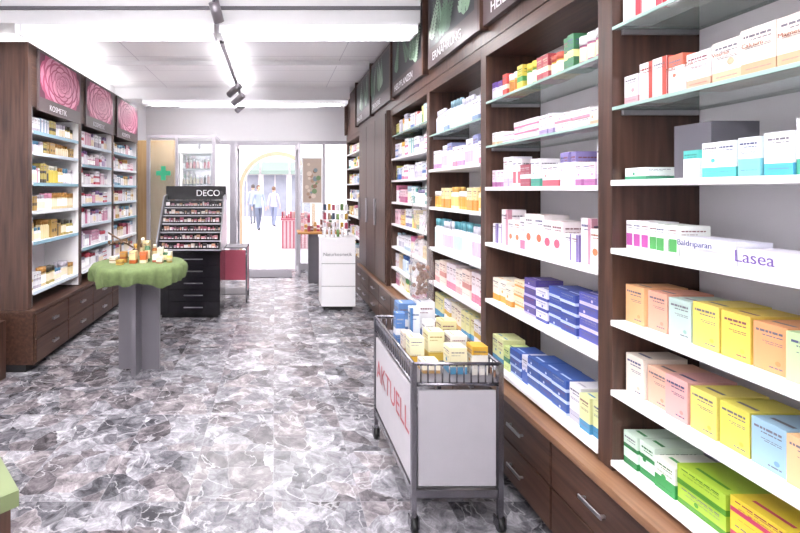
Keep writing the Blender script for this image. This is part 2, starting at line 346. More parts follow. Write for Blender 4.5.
for q,y in enumerate((1.42,1.355,1.27,1.19,1.105,1.02)): btxt(['Multi','Zink','Vitamin','Calcium','Magnesium','Vitamin'][q],.016,y-.005,zs[1]+.075,TXO)
# bay 2
mb=MB(); ya,yb=bays[1]; zs=[q[0] for q in shelves[1]]
row(mb,1,FX,ya,yb,zs[0],[(B,.045,.1,.1,2,'#dcd8e4','#6f509e','t'),(B,.045,.12,.1,1,'#c8504a','#f2e6d0','m'),('jar',.05,.11,.1,2,'#d4b050','#f2f0f0','#b87834'),(B,.05,.13,.1,1,'#ccbc50','#44904e','m'),('jar',.05,.12,.1,2,'#6e9a50','#d6c24a','#e0deb8'),(B,.045,.12,.1,2,'#a84a52','#f0e0c0','m'),('jar',.05,.1,.1,2,'#d6b04e','#b05040','#ece8d8'),(B,.04,.14,.1,2,'#3f7a54','#e8e0a0','m'),('jar',.05,.12,.1,3,'#a05c80','#ece8ec','#e8dcb8')])
row(mb,1,FX,ya,yb,zs[1],[(B,.05,.07,.1,2,'#ebe9ee','#d8b898','b'),('stk',.11,.028,.12,1,'#ebe8ee','#d098ac','m2'),('stk',.11,.032,.12,2,'#ecdfe8','#c87898','b3'),(B,.035,.09,.1,3,'#e8e6ec','#a898c4','b'),('stk',.11,.04,.12,2,'#ece8ec','#d890a4','b2')])
row(mb,1,FX,ya,yb,zs[2],[(B,.036,.09,.1,3,'#e4d6e2','#a86a9c','b'),(B,.042,.15,.1,2,'#e9e7ee','#bfb4d0','b'),(B,.036,.14,.1,2,'#eae5e9','#c8606e','l'),(B,.046,.11,.1,2,'#984e5c','#f0e0e4','m'),(B,.036,.13,.1,2,'#e8e5ea','#4a9a86','b'),(B,.042,.1,.1,3,'#e6e4ec','#c05a68','b'),(B,.032,.14,.1,3,'#eae8ee','#8a80b4','t')])
row(mb,1,FX,ya,yb,zs[3],[(B,.045,.11,.1,2,'#e6e3ea','#7e6ea6','v'),(B,.06,.19,.1,1,'#e8e0e4','#c890a2','v'),(B,.055,.14,.12,2,'#eae6e9','#d87c54','c'),(B,.045,.16,.1,1,'#e4dce6','#b86a8a','b'),(B,.07,.17,.12,2,'#ebe4e5','#d46c4e','c'),(B,.075,.15,.12,2,'#e8dcde','#c05a74','c')])
row(mb,1,FX,ya,yb,zs[4],[(B,.07,.12,.12,2,'#e8e0d2','#d89c44','b'),(B,.06,.1,.12,1,'#e8e2d2','#cc8c40','b'),('stk',.09,.05,.13,1,'#e4d8b8','#d4984c','m3'),('stk',.10,.045,.13,1,'#54478c','#b8b0dc','b4'),('stk',.09,.05,.13,1,'#dcdaea','#464e9c','b3'),('stk',.10,.045,.13,2,'#3a4c98','#b9c6e8','b4'),('stk',.11,.05,.13,2,'#5458a6','#d0c8e6','b4')])
row(mb,1,FX,ya,yb,zs[5],[(B,.06,.14,.12,2,'#d8dca4','#4488b0','b'),(B,.055,.12,.12,1,'#c8d68c','#3f7f60','m'),('stk',.10,.045,.13,1,'#34529a','#acbfe0','b3'),(B,.05,.14,.12,1,'#dcdae8','#3c5cac','h'),('stk',.10,.05,.13,3,'#38589f','#c8d4ec','b3'),(B,.07,.15,.12,1,'#e6e4ec','#b8b4c4','b')])
mb.obj('medicine_boxes',[CARD])
# bay 3
mb=MB(); ya,yb=bays[2]; zs=[q[0] for q in shelves[2]]
row(mb,1,FX,ya,yb,zs[0],[('bot',.045,.18,.05,4,'#e6e4ea','#d0cedc','#c8ccde'),(B,.045,.14,.1,2,'#e4e2ea','#8098b8','b'),('bot',.045,.2,.05,4,'#e8e6ea','#7fa0b0','#d8d4da')])
row(mb,1,FX,ya,yb,zs[1],[(B,.036,.14,.1,3,'#e4e0e8','#b890b8','b'),('bot',.04,.17,.05,3,'#e2deea','#e8e6ec','#b8a8cc'),(B,.045,.18,.1,2,'#e0dce8','#8a90ba','t'),(B,.036,.14,.1,2,'#e8e4e8','#c88098','b')])
row(mb,1,FX,ya,yb,zs[2],[('jar',.048,.12,.05,3,'#d6b060','#e0dcd8','#d49848'),(B,.045,.14,.1,3,'#e4d4a0','#d09048','h'),('bot',.042,.15,.05,3,'#e4dac0','#d0a458','#dcbc78')])
row(mb,1,FX,ya,yb,zs[3],[('bot',.048,.22,.05,3,'#e8e8ec','#6ab0bc','#cce2e6'),('bot',.045,.21,.05,4,'#e6e6ec','#dcdae6','#ccb4c8'),('bot',.048,.22,.05,3,'#e2e8ea','#58a2b2','#b9dae0')])
row(mb,1,FX,ya,yb,zs[4],[(B,.055,.16,.1,2,'#e8dcd4','#d8a0a0','b'),(B,.06,.18,.1,2,'#e6d2c6','#c4847c','m'),(B,.055,.18,.1,3,'#e6dade','#c87890','b')])
row(mb,1,FX,ya,yb,zs[5],[(B,.06,.17,.1,3,'#dcd69c','#4a90b8','b'),(B,.065,.16,.1,2,'#e8e4e8','#cca444','m'),(B,.06,.17,.1,3,'#e6dcc8','#c89848','b')])
mb.obj('medicine_boxes',[CARD])
PAL=[('#e8e6ea','#d07a9c'),('#e6e0e4','#c06060'),('#e4e0ea','#6a84ba'),('#dcc884','#cc9038'),('#e2e8ea','#4a9c94'),('#eae4d8','#d0a448'),('#dcbcc6','#b05a82'),('#c8d4e2','#3c64a8'),('#e6e4ea','#8a84aa'),('#d4ce74','#4a8a50'),('#e9e7ec','#b8b4c6'),('#eae8ee','#a8c0ce')]
mb=MB(); ya,yb=bays[3]; zs=[q[0] for q in shelves[3]]
for k,z in enumerate(zs): row(mb,1,FX,ya,yb,z,rnditems(PAL,min(.17,hmx(3,k)),12,.3,.05))
mb.obj('medicine_boxes',[CARD])
b=MB(); b.box(FX-.04,XBK,4.685,6.15,.5,2.33,0)
for i in range(3):
    y0=4.70+i*.48; b.box(FX-.052,FX-.041,y0,y0+.47,.53,2.3,0); b.box(FX-.075,FX-.053,y0+.42,y0+.44,1.1,1.4,1)
b.obj('wooden_cupboard',[W_Z,METAL],.002)
b=MB(); b.box(FX,XBK,6.16,6.2,.0,2.33,0); b.box(FX,XBK,7.5,7.55,.0,2.33,0); b.box(FX,XBK,6.2,7.5,2.28,2.33,0); b.box(FX,XBK,6.2,7.5,0,.5,0); b.box(XBK-.02,XBK,6.2,7.5,.5,2.28,2)
zz=[.501,.8,1.1,1.35,1.6,1.85,2.08]
for z in zz[1:]: b.box(FX,XBK-.02,6.2,7.5,z-.02,z,1)
b.obj('wall_shelving_unit',[W_Z,WHT,BACK])
mb=MB()
for z in zz: row(mb,1,FX,6.2,7.5,z,rnditems(PAL,.17,12,.3,.05))
mb.obj('medicine_boxes',[CARD])
# bench with drawers
b=MB(); b.box(1.17,XBK,.3,6.15,.06,.468,0); b.box(1.22,XBK,.3,6.15,0,.06,2)
y=.32
while y<6.1:
    y2=min(y+.52,6.14)
    for (z0,z1) in ((.075,.255),(.265,.455)):
        b.box(1.152,1.169,y+.006,y2-.006,z0,z1,0)
        ym=(y+y2)/2
        b.box(1.128,1.135,ym-.06,ym+.06,(z0+z1)/2-.008,(z0+z1)/2+.008,1); b.box(1.135,1.152,ym-.055,ym-.045,(z0+z1)/2-.005,(z0+z1)/2+.005,1); b.box(1.135,1.152,ym+.045,ym+.055,(z0+z1)/2-.005,(z0+z1)/2+.005,1)
    y=y2
b.box(1.125,XBK,.3,6.15,.470,.499,3)
b.obj('drawer_bench',[W_Y,METAL,RUB,W_TOP],.002)
def poster_right(y0,y1,label):
    x=1.17
    b=MB(); b.box(x,x+.03,y0,y1,2.42,3.0,0); 
    z0,z1=2.56,2.96
    b.poly([(x-.001,y0+.04,z0),(x-.001,y1-.04,z0),(x-.001,y1-.04,z1),(x-.001,y0+.04,z1)],1,C('#34383c'))
    yc=(y0+y1)/2; nl=0
    for s_ in range(9):
        ya_=yc+random.uniform(-.36,.36); za_=z0+random.uniform(0,.1); ang=random.uniform(.9,2.2); L_=random.uniform(.28,.42)
        for k_ in range(15):
            t=k_/14; py=ya_+math.cos(ang)*L_*t; pz=za_+math.sin(ang)*L_*t
            for sd in (-1,1):
                a=ang+sd*1.0; l=.085*(1-t*.85); w=l*.22; ca,sa=math.cos(a),math.sin(a); pts=[]
                for u,wd in ((0,0),(.3,1),(.6,.8),(1,0),(.6,-.8),(.3,-1)):
                    dy=u*l*ca-wd*w*sa; dz=u*l*sa+wd*w*ca
                    pts.append((x-.002-.00003*nl,max(y0+.04,min(y1-.04,py+dy)),max(z0,min(z1,pz+dz))))
                nl+=1
                b.poly(pts,1,C(['#5c7e64','#82a48a','#9cb8a0','#4c6856','#6c9276','#8cac90','#587462','#a8c0ac','#64866c'][s_]))
    o=b.obj('herb_poster',[plain('sign_dark_board',C('#56494a'),.4),CARD])
    text('label',label,.085,(x-.003,y1-.1,2.46),'-x',TXW,o)
for (y0,y1),l in zip([(.62,1.58),(1.62,2.54),(2.6,3.44),(3.56,4.5),(4.58,5.5),(5.58,6.5)],['GESUNDHEIT','HEILMITTEL','ERNÄHRUNG','HEILPFLANZEN','DROGERIE','KRÄUTER']):
    poster_right(y0,y1,l)
b=MB(); b.box(1.2,XR,.5,7.55,2.335,2.40,0); b.box(1.2,1.26,.5,7.55,2.40,3.04,0)
y=.6
while y<7.6: b.box(1.15,1.2,y-.03,y,2.40,3.04,0); y+=.98
b.obj('trim_right_fascia',[W_Z])
# ---------------- left wall cabinets
LX=-2.03; LBK=-2.4
lb=[(3.76,4.66),(4.72,5.60),(5.66,6.6)]
for bi,(ya,yb) in enumerate(lb):
    b=MB(); b.box(LBK,LX,ya-.06,ya,.51,2.72,0)
    if bi==2: b.box(LBK,LX,yb,yb+.05,.51,2.72,0)
    b.box(LBK,LBK+.02,ya,yb,.51,2.2,2); b.box(LBK,LX,ya,yb,2.2,2.72,1)
    b.box(LBK+.02,LX-.005,ya,ya+.012,.52,2.2,3); b.box(LBK+.02,LX-.005,yb-.012,yb,.52,2.2,3)
    zs=[2.0,1.82,1.56,1.32,1.06,.64] if bi==0 else [1.98,1.77,1.56,1.35,1.13,.88,.64]
    for j,z in enumerate(zs):
        b.box(LBK+.02,LX,ya+.013,yb-.013,z-.018,z,3)
        b.box(LX,LX+.004,ya+.02,yb-.02,z-.026,z+.004,4,C(['#8fb4c8','#d0dce8','#82a8b8','#e4e8ee'][(j+bi)%4]))
    b.obj('wall_shelving_unit',[W_Z,W_Y,plain('cabinet_back_white',C('#efecf2'),.4,noise=.01),WHT,CARD],.001)
    mb=MB()
    pals=[[('#ccb850','#e8e6d6'),('#a8884a','#5a4a38'),('#e8e6ea','#d08ca8'),('#dcd8e2','#4a7a98'),('#dccaa0','#a87838'),('#e8e6ea','#b8b0bc'),('#b0a058','#3a3428')],[('#e8e4ea','#c07898'),('#e0d8e2','#8a70a4'),('#e8e6ea','#b84050'),('#eae8ee','#a8a0b0'),('#c890a8','#e8e0e4')],[('#e6d6dc','#b0506a'),('#e6e4e8','#7098b0'),('#e2d8c8','#c09858')]][bi]
    for j,z in enumerate(zs):
        top=(2.2 if j==0 else zs[j-1]-.03)-z
        row(mb,-1,LX,ya+.015,yb-.015,z,rnditems(pals,min(.18,top*.95),12,.6,.05),inset=.04)
    mb.obj('cosmetic_products',[CARD])
    y0,y1=ya+.09,yb-.03; x=LX+.02; b=MB(); b.box(LX+.001,x,y0-.02,y1+.02,2.18,2.7,0)
    b.poly([(x+.001,y0,2.3),(x+.001,y1,2.3),(x+.001,y1,2.68),(x+.001,y0,2.68)],1,C('#5a1c38'))
    cy,cz=(y0+y1)/2,2.49
    lim=lambda v,a,c_: max(a,min(c_,v))
    k=0
    for ly in range(8):
        R=.33-.04*ly; n=6 if ly<5 else 3
        for q in range(n):
            a=2*math.pi*(q+.43*ly)/n; pr=R*.66; k+=1
            py,pz=cy+R*.62*math.cos(a),cz+R*.45*math.sin(a)
            t=.45+.35*random.random()
            c1=C('#a3285a'); c2=C('#f4b0c9')
            for g,(sc,tt) in enumerate(((1,0.12),(.94,min(1,t*1.15)),(.72,t*.8),(.45,t*.55))):
                col=tuple(c1[i]*(1-tt)+c2[i]*tt for i in range(3)); sh=.1*g*pr
                pts=[(x+.0015+.00014*k+.00003*g,lim(py-sh*math.cos(a)+pr*sc*math.cos(2*math.pi*i/16),y0,y1),lim(pz-sh*math.sin(a)+pr*sc*.78*math.sin(2*math.pi*i/16),2.3,2.68)) for i in range(16)]
                b.poly(pts,1,col)
    o=b.obj('rose_poster',[plain('sign_dark_board',C('#56494a'),.4),CARD])
    text('label','KOSMETIK',.07,(x+.002,y0+.16,2.21),'+x',TXW,o)
b=MB(); b.box(LBK,-1.99,3.7,6.65,.06,.478,0); b.box(LBK,-2.05,3.7,6.65,0,.06,2)
y=3.72
while y<6.6:
    y2=y+.58
    for z0,z1 in ((.075,.26),(.27,.465)):
        b.box(-1.989,-1.972,y+.006,min(y2,6.64)-.006,z0,z1,0); ym=(y+min(y2,6.64))/2
        b.box(-1.972,-1.95,ym-.035,ym-.02,(z0+z1)/2-.01,(z0+z1)/2+.01,1); b.box(-1.972,-1.95,ym+.02,ym+.035,(z0+z1)/2-.01,(z0+z1)/2+.01,1); b.box(-1.95,-1.944,ym-.05,ym+.05,(z0+z1)/2-.01,(z0+z1)/2+.01,1)
    y=y2
b.box(LBK,-1.965,3.69,6.66,.48,.508,3)
b.obj('drawer_cabinet',[W_Y,METAL,RUB,W_Y],.002)
b=MB(); b.box(-2.36,-2.28,3.8,6.6,2.721,2.75); o=b.obj('added_uplight_strip',[WHT]); area(o,-2.32,5.2,2.755,.05,2.7,6,True)  # made-up strip on the cabinet tops, lifts the ceiling brightness
sb('low_wooden_cabinet',-2.4,-2.15,3.15,3.6,0,.46,W_Z,.004)
def prism(b,pts,z0,z1,mat,col=(1,1,1)):
    b.poly([(x,y,z1) for x,y in pts],mat,col); b.poly([(x,y,z0) for x,y in pts][::-1],mat,col)
    for i in range(len(pts)):
        p,q=pts[i],pts[(i+1)%len(pts)]; b.poly([(p[0],p[1],z0),(q[0],q[1],z0),(q[0],q[1],z1),(p[0],p[1],z1)],mat,col)
b=MB()
pts=[(-.64,1.125),(-1.05,1.56),(-1.8,1.56),(-1.8,.3),(-1.3,.3),(-1.3,.5)]
prism(b,pts,.71,.75,1); prism(b,[(x*1.0-.015,y-.01) for x,y in pts],0,.709,0)
b.obj('sales_counter',[W_Z,plain('pale_green_laminate',C('#727e58'),.35)])
# ---------------- round table
TX,TY=-1.14,3.79
b=MB()
b.box(TX-.17,TX+.17,TY-.02,TY+.02,0,.87,0); b.box(TX-.02,TX+.02,TY-.17,TY-.0205,0,.87,0); b.box(TX-.02,TX+.02,TY+.0205,TY+.17,0,.87,0)
b.lathe(TX,TY,[(.34,.871),(.34,.893)],40,1)
n=200
CL=plain('green_cloth',C('#66774a'),.9,noise=.2,scale=30)
def rr(a,t): return 1+.018*t*math.sin(a*16)+.014*t*math.sin(a*9+1)+.014*t*math.sin(a*31+2)
prof=[(.001,.897,0),(.2,.898,0),(.345,.898,.0),(.372,.892,.3),(.385,.865,.8),(.388,.825,1.2),(.38,.785,1.6),(.372,.76,1.8)]
k=len(b.v)
for r,z,t in prof:
    for i in range(n):
        a=2*math.pi*i/n; q=r*rr(a,t); dz=(.018*math.sin(a*4+1)+.012*math.sin(a*9)+.005*math.sin(a*17))*(max(0,t-.3)/1.5)
        b.v.append((TX+q*math.cos(a),TY+q*math.sin(a),z+dz))
for j in range(len(prof)-1):
    for i in range(n):
        i2=(i+1)%n; b.f.append((k+j*n+i,k+j*n+i2,k+(j+1)*n+i2,k+(j+1)*n+i)); b.m.append(2); b.c.append((1,1,1)); b.sm.append(True)
b.obj('round_display_table',[GREY,WHT,CL])
mb=MB(); z=.9
for i,(dx,dy,w,h,c1,c2) in enumerate([(-.05,-.12,.07,.1,'#d8c090','#b85a24'),(.03,-.1,.06,.09,'#c0602a','#f0e0c0'),(.12,-.05,.07,.06,'#e0dcd8','#b04a30'),(.17,-.12,.05,.05,'#d8cdb8','#907050'),(.0,.08,.08,.16,'#a8966a','#6a421e'),(.12,.1,.05,.1,'#d0c8b0','#4a7a34'),(.2,.06,.06,.07,'#d8d0b8','#b09060')]):
    carton(mb,1,TX+dx,TY+dy,z,w,h,.05,C(c1),C(c2),'b')
for dx,dy,h,c1,c2 in [(-.03,-.02,.15,'#4a2e1a','#b08a40'),(.22,0,.1,'#2f5a38','#d8d4c0'),(.06,.02,.17,'#3f6040','#c8b890'),(.08,.18,.12,'#98561e','#e0d8c0'),(-.02,.16,.18,'#5a3a1e','#d8ccb8'),(.26,-.04,.07,'#c09a48','#e4e0d0')]:
    bottle(mb,TX+dx,TY+dy,z,.024,h,C(c1),C(c2),C('#c8b890'))
mb.obj('remedy_products',[CARD])
b=MB(); b.lathe(TX-.2,TY+.12,[(.05,.9),(.05,.91)],16,0); b.tube((TX-.2,TY+.12,.91),(TX-.2,TY+.12,1.06),.006)
b.tube((TX-.31,TY+.12,1.13),(TX-.09,TY+.12,1.0),.007); b.tube((TX-.3,TY+.12,1.02),(TX-.1,TY+.12,1.1),.005)
for q in range(6): b.lathe(TX-.3+q*.035,TY+.12,[(.008,1.03),(.014,1.045),(.008,1.06)],8)
b.obj('accessory_stand',[plain('twig_brown',C('#604630'),.6)])
mb=MB()
for dx,dy,w,h,c1,c2 in [(-.22,-.1,.07,.05,'#d8d0bc','#907048'),(-.13,-.2,.05,.04,'#b89848','#704820'),(-.14,-.08,.05,.09,'#b88438','#8a4a20')]:
    carton(mb,1,TX+dx,TY+dy,z,w,h,.05,C(c1),C(c2),'m')
mb.obj('tea_packages',[CARD])
# ---------------- trolley
b=MB(); x0,x1,y0,y1=.61,.99,1.98,2.72
r=.011
for x in (x0,x1):
    for y in (y0,y1):
        b.box(x-r,x+r,y-r,y+r,.07,.735,0)
        b.box(x-.008,x+.008,y-.008,y+.008,.045,.07,0)
        b.tube((x-.012,y,.03),(x+.012,y,.03),.03,16,1); b.box(x-.02,x-.014,y-.02,y+.02,.02,.065,0); b.box(x+.014,x+.02,y-.02,y+.02,.02,.065,0)
b.box(x0,x1,y0,y1,.64,.655,4)
for z in (.645,.735):
    for y in (y0,y1): b.tube((x0,y,z),(x1,y,z),.008)
    for x in (x0,x1): b.tube((x,y0,z),(x,y1,z),.008)
for i in range(1,12):
    x=x0+(x1-x0)*i/12
    for y in (y0,y1): b.tube((x,y,.645),(x,y,.735),.0035,6)
for i in range(1,22):
    y=y0+(y1-y0)*i/22
    for x in (x0,x1): b.tube((x,y,.645),(x,y,.735),.0035,6)
b.box(x0+.005,x1-.005,y0+.005,y1-.005,.16,.175,4)
for y in (y0,y1): b.box(x0+r,x1-r,y-.008,y+.008,.15,.185,0)
for x in (x0,x1): b.box(x-.008,x+.008,y0+r,y1-r,.15,.185,0)
b.box(x0+.02,x1-.02,y0-.004,y0+.004,.2,.62,2)
b.box(x0-.006,x0+.004,y0+.03,y1-.03,.2,.62,3)
o=b.obj('metal_trolley',[DKMETAL,RUB,plain('grey_panel',C('#aeabb2'),.35),plain('sign_pale',C('#c6c2c8'),.4),GREY])
t=text('side_sign_text','AKTUELL',.155,(x0-.008,y1-.06,.40),'-x',TXR,o)
mb=MB(); zt=.656
for i,(x,y,w,h,d,a,c_,s) in enumerate([(.70,2.55,.09,.2,.1,'#5f80b0','#e4e6ea','m'),(.81,2.56,.09,.205,.1,'#e2e3e8','#4a70a8','b'),(.73,2.42,.05,.21,.05,'#d8dee6','#4a78b0','v'),(.65,2.42,.05,.18,.05,'#5078b0','#e0e0e4','m'),
   (.66,2.2,.07,.12,.07,'#e4dfbc','#d0a438','b'),(.76,2.23,.08,.14,.08,'#e4dcb0','#ccac48','b'),(.86,2.2,.09,.13,.08,'#e4e0d6','#c49440','m'),(.80,2.06,.08,.12,.08,'#e2dab4','#4a84a8','b'),(.90,2.05,.07,.13,.07,'#e2ded4','#c89c38','t'),(.68,2.07,.08,.05,.08,'#e0d8c6','#b08c5c','b'),(.88,2.38,.08,.15,.08,'#e2d8a0','#c88c2c','b'),(.66,2.31,.06,.11,.05,'#d8ccc0','#a07a58','b'),(.78,2.34,.05,.16,.05,'#e4e2e4','#b89458','b')]):
    carton(mb,1,x,y,zt,w,h,d,C(a),C(c_),s)
mb.obj('promotional_packages',[CARD])
b=MB(); bx,by=.85,2.62
prof=[(.03,.864),(.06,.875),(.066,.95),(.064,1.05),(.056,1.14),(.03,1.20),(.012,1.225),(.022,1.26),(.04,1.34),(.055,1.46)]
b.lathe(bx,by,prof,36,0,wob=lambda a,z: .16*math.sin(a*7+z*20)+.1*math.sin(a*3+z*9))
for q in range(46):
    a=random.uniform(0,6.28); z=random.uniform(.885,1.06); rr_=random.uniform(0,.042); s_=.012
    cx_,cy_=bx+rr_*math.cos(a),by+rr_*math.sin(a)
    b.lathe(cx_,cy_,[(s_*.4,z),(s_,z+s_*.7),(s_*.9,z+s_*1.4),(s_*.3,z+s_*2)],7,1,C('#000000'))
b.lathe(bx,by,[(.016,1.216),(.019,1.225),(.016,1.234)],12,2)
b.obj('cellophane_gift_bag',[plain('cellophane',C('#c4bcbc'),.06,noise=.08,alpha=.26,scale=40),plain('dried_fruit',C('#8a5e46'),.6,noise=.3,scale=60),plain('ribbon_brown',C('#8a5a50'),.4)])
# ---------------- cosmetics display
b=MB(); x0,x1,y0,y1=-1.36,-.64,5.25,5.8
b.box(x0,x1,y0,y1,.04,.78,0); b.box(x0+.03,x1-.03,y0+.04,y1-.04,0,.04,0)
for r_ in range(5):
    z0=.07+r_*.14
    b.box(x0+.13,x1-.01,y0-.015,y0-.001,z0,z0+.128,0)
    b.box(x0+.3,x1-.2,y0-.028,y0-.016,z0+.06,z0+.07,1)
b.box(x0+.005,x0+.12,y0-.01,y0-.001,.07,.76,0)
b.box(x0-.02,x1+.02,y0-.06,y1,.781,.8,0)
for i in range(6):
    zz=.80+i*.095; yy=y0-.04+i*.07
    b.box(x0,x1,yy,yy+.07,zz,zz+.03,0)
    b.box(x0,x1,yy+.055,y1,zz+.03,zz+.095,0)
    b.box(x0,x1,yy-.003,yy,zz,zz+.014,2,C('#a9a6ae'))
    xx=x0+.012
    while xx<x1-.03:
        w_=random.choice([.012,.018,.026,.04]); col=C(random.choice(['#c9957c','#90405a','#c6a08e','#762038','#cec0b8','#98765e','#c08088','#2a2228','#d8d4d6','#6a3a4a','#a87890','#2a2228']))
        h=random.uniform(.025,.055)
        b.box(xx,xx+w_,yy+.012,yy+.045,zz+.031,zz+.03+h,2,col); b.box(xx+w_*.15,xx+w_*.85,yy+.008,yy+.012,zz+.031,zz+.03+h*.4,2,C('#d8d4d8'))
        xx+=w_+random.uniform(.004,.014)
for x in (x0-.018,x1):
    prism_pts=[(y0-.05,.80),(y0-.05,.9),(y0+.3,1.42),(y1,1.46),(y1,.80)]
    for xx in (x,x+.018): b.poly([(xx,p,q) for p,q in prism_pts],1)
    for i in range(5):
        p,q=prism_pts[i],prism_pts[(i+1)%5]; b.poly([(x,p[0],p[1]),(x+.018,p[0],p[1]),(x+.018,q[0],q[1]),(x,q[0],q[1])],1)
b.box(x0-.018,x1+.018,y1-.1,y1,1.375,1.55,0)
o=b.obj('cosmetics_display_stand',[BLACK,METAL,CARD])
text('header','DECO',.11,(-1.0,y1-.102,1.425),'-y',TXW,o)
b=MB(); x0,x1,y0,y1=-.72,-.38,6.0,6.4
for x in (x0,x1):
    for y in (y0,y1):
        b.box(x-.012,x+.012,y-.012,y+.012,.05,.74,0); b.tube((x-.01,y,.025),(x+.01,y,.025),.025,12,1)
for z in (.1,.4,.72): b.box(x0,x1,y0,y1,z,z+.015,2)
b.box(x0+.012,x1-.012,y0-.006,y0+.004,.3,.7,3); b.box(x1-.004,x1+.006,y0+.02,y1-.02,.13,.7,3)
b.obj('small_red_cart',[DKMETAL,RUB,GREY,plain('red_panel',C('#a84a5e'),.4)])
b=MB(); x0,x1,y0,y1=.58,1.0,5.6,5.95
b.box(x0,x1,y0,y1,.05,.88,0); b.box(x0+.03,x1-.03,y0+.03,y1-.03,0,.05,1)
b.box(x0-.01,x1+.01,y0-.01,y1+.01,.881,.91,0)
for z in (.3,.58): b.box(x0-.001,x1+.001,y0-.004,y0,z,z+.006,2)
b.box(x0+.04,x0+.06,y1-.06,y1-.04,.91,1.28,3);b.box(x1-.06,x1-.04,y1-.06,y1-.04,.91,1.28,3)
for i in range(3): b.box(x0+.03,x1-.03,y1-.16,y1-.05,.99+i*.12,.998+i*.12,0)
o=b.obj('white_promotion_stand',[WHT,RUB,GREY,METAL])
text('front_text','Naturkosmetik',.058,(.60,5.595,.68),'-y',TXG,o); 
mb=MB()
for i in range(4):
    z=.912 if i==0 else .999+(i-1)*.12
    for q in range(6):
        xx=x0+.05+q*.055; col=C(random.choice(['#a8485a','#d8d4da','#3a4a60','#c09840','#6a8a50','#e0dce0','#a08070']))
        if i==0 and q<5: bottle(mb,xx,y0+.08,z,.018,.12,col,WHITE)
        elif i>0: mb.box(xx,xx+.035,y1-.14,y1-.08,z,z+.07+.02*random.random(),0,col)
mb.obj('natural_cosmetics',[CARD])
b=MB(); b.box(.36,1.1,7.1,7.6,.80,.83,0); b.box(.54,.76,7.25,7.45,0,.80,1)
b.obj('display_table',[plain('honey_wood',C('#b9854a'),.35,noise=.08),GREY],.003)
mb=MB()
for i in range(12):
    xx=.42+i*.052; carton(mb,1,xx,7.2+.2*random.random(),.831,.07,random.uniform(.08,.28),.045,C(random.choice(['#a8405a','#d8a0a8','#dfd6d0','#7a4a3a','#b88a40','#4a7040'])),C('#e0d8da'),'m')
mb.obj('gift_packages',[CARD])
# ---------------- entrance facade
FR=plain('aluminium_frame',C('#b8b4bc'),.35,.3,noise=.02)
fy0,fy1=8.45,8.53
b=MB()
for xa,xb in ((-2.2,-2.14),(-1.45,-1.4),(-.85,-.72),(.38,.46),(.90,.94),(1.36,1.42)): b.box(xa,xb,fy0,fy1,0,2.42)
for xa,xb in ((-2.14,-1.45),(-1.4,-.85),(.46,.9),(.94,1.36)):
    b.box(xa,xb,fy0,fy1,2.36,2.42); b.box(xa,xb,fy0,fy1,0,.12); b.box(xa,xb,fy0+.035,fy0+.045,.12,2.36,1)
b.box(-.72,.38,fy0,fy1,2.34,2.42)
b.obj('window_1',[FR,GLASSM])
b=MB(); b.box(-.70,-.66,7.75,8.42,.02,.1); b.box(-.70,-.66,7.75,8.42,2.24,2.32); b.box(-.70,-.66,7.75,7.81,.1,2.24); b.box(-.70,-.66,8.36,8.42,.1,2.24); b.box(-.685,-.675,7.81,8.36,.1,2.24,1)
b.box(-.66,-.62,7.85,7.87,.95,1.15,2)
b.obj('door_1',[FR,GLASSM,METAL])
b=MB(); X_=.40; b.box(X_,X_+.04,7.75,8.42,.02,.1); b.box(X_,X_+.04,7.75,8.42,2.24,2.32); b.box(X_,X_+.04,7.75,7.81,.1,2.24); b.box(X_,X_+.04,8.36,8.42,.1,2.24); b.box(X_+.015,X_+.025,7.81,8.36,.1,2.24,1)
b.box(X_-.04,X_,7.85,7.87,.95,1.15,2)
b.obj('door_2',[FR,GLASSM,METAL])
sb('door_mat',-.6,.3,7.7,8.4,0.001,.012,plain('mat_grey',C('#77737a'),.9,noise=.2,scale=120))
b=MB()
for xa,xb in ((-2.0,-1.95),(-1.55,-1.51),(-.98,-.93)): b.box(xa,xb,7.0,7.05,0,2.36)
for xa,xb in ((-1.95,-1.55),(-1.51,-.98)):
    b.box(xa,xb,7.0,7.05,2.31,2.36); b.box(xa,xb,7.0,7.05,0,.06); b.box(xa,xb,7.02,7.028,.06,2.31,1)
b.box(-.98,-.93,7.05,7.7,2.31,2.36);b.box(-.96,-.952,7.05,7.7,.0,2.31,1)
b.obj('glass_partition',[FR,GLASSM])
sb('beech_panel',-2.38,-1.62,7.25,7.32,0,2.3,W_BEIGE,.003)
b=MB(); x0,x1,y0,y1=-1.56,-1.02,7.3,7.62
b.box(x0,x1,y1-.02,y1,0,2.15,1); b.box(x0,x1,y0,y1-.02,0,.35,0); b.box(x0,x1,y0,y1-.02,2.1,2.15,0)
for xx in (x0,x1-.02): 
    for yy in (y0,y1-.045): b.box(xx,xx+.02,yy,yy+.02,.35,2.1,2)
zg=[.351,.7,1.0,1.3,1.6,1.85]
for z in zg[1:]: b.box(x0+.02,x1-.02,y0+.01,y1-.03,z-.01,z-.001,3)
b.obj('glass_cosmetics_cabinet',[WHT,plain('mirror_back',C('#d8d6dc'),.05,1.0,noise=0),METAL,GSH])
mb=MB()
for z in zg:
    for q in range(8):
        xx=x0+.06+q*.058; c1=C(random.choice(['#d0b0b0','#a85a68','#e0dce0','#987050','#3a2a30','#d8ccb8'])); 
        (bottle if q%2 else jar)(mb,xx,y0+.1,z,.02,random.uniform(.08,.18),c1,WHITE)
mb.obj('cosmetic_products',[CARD])
b=MB(); cx,cz=-1.73,1.76; 
b.box(cx-.035,cx+.035,6.96,6.985,cz-.11,cz+.11); b.box(cx-.11,cx-.0351,6.96,6.985,cz-.035,cz+.035); b.box(cx+.0351,cx+.11,6.96,6.985,cz-.035,cz+.035)
b.box(cx-.02,cx+.02,6.985,7.019,cz-.02,cz+.02)
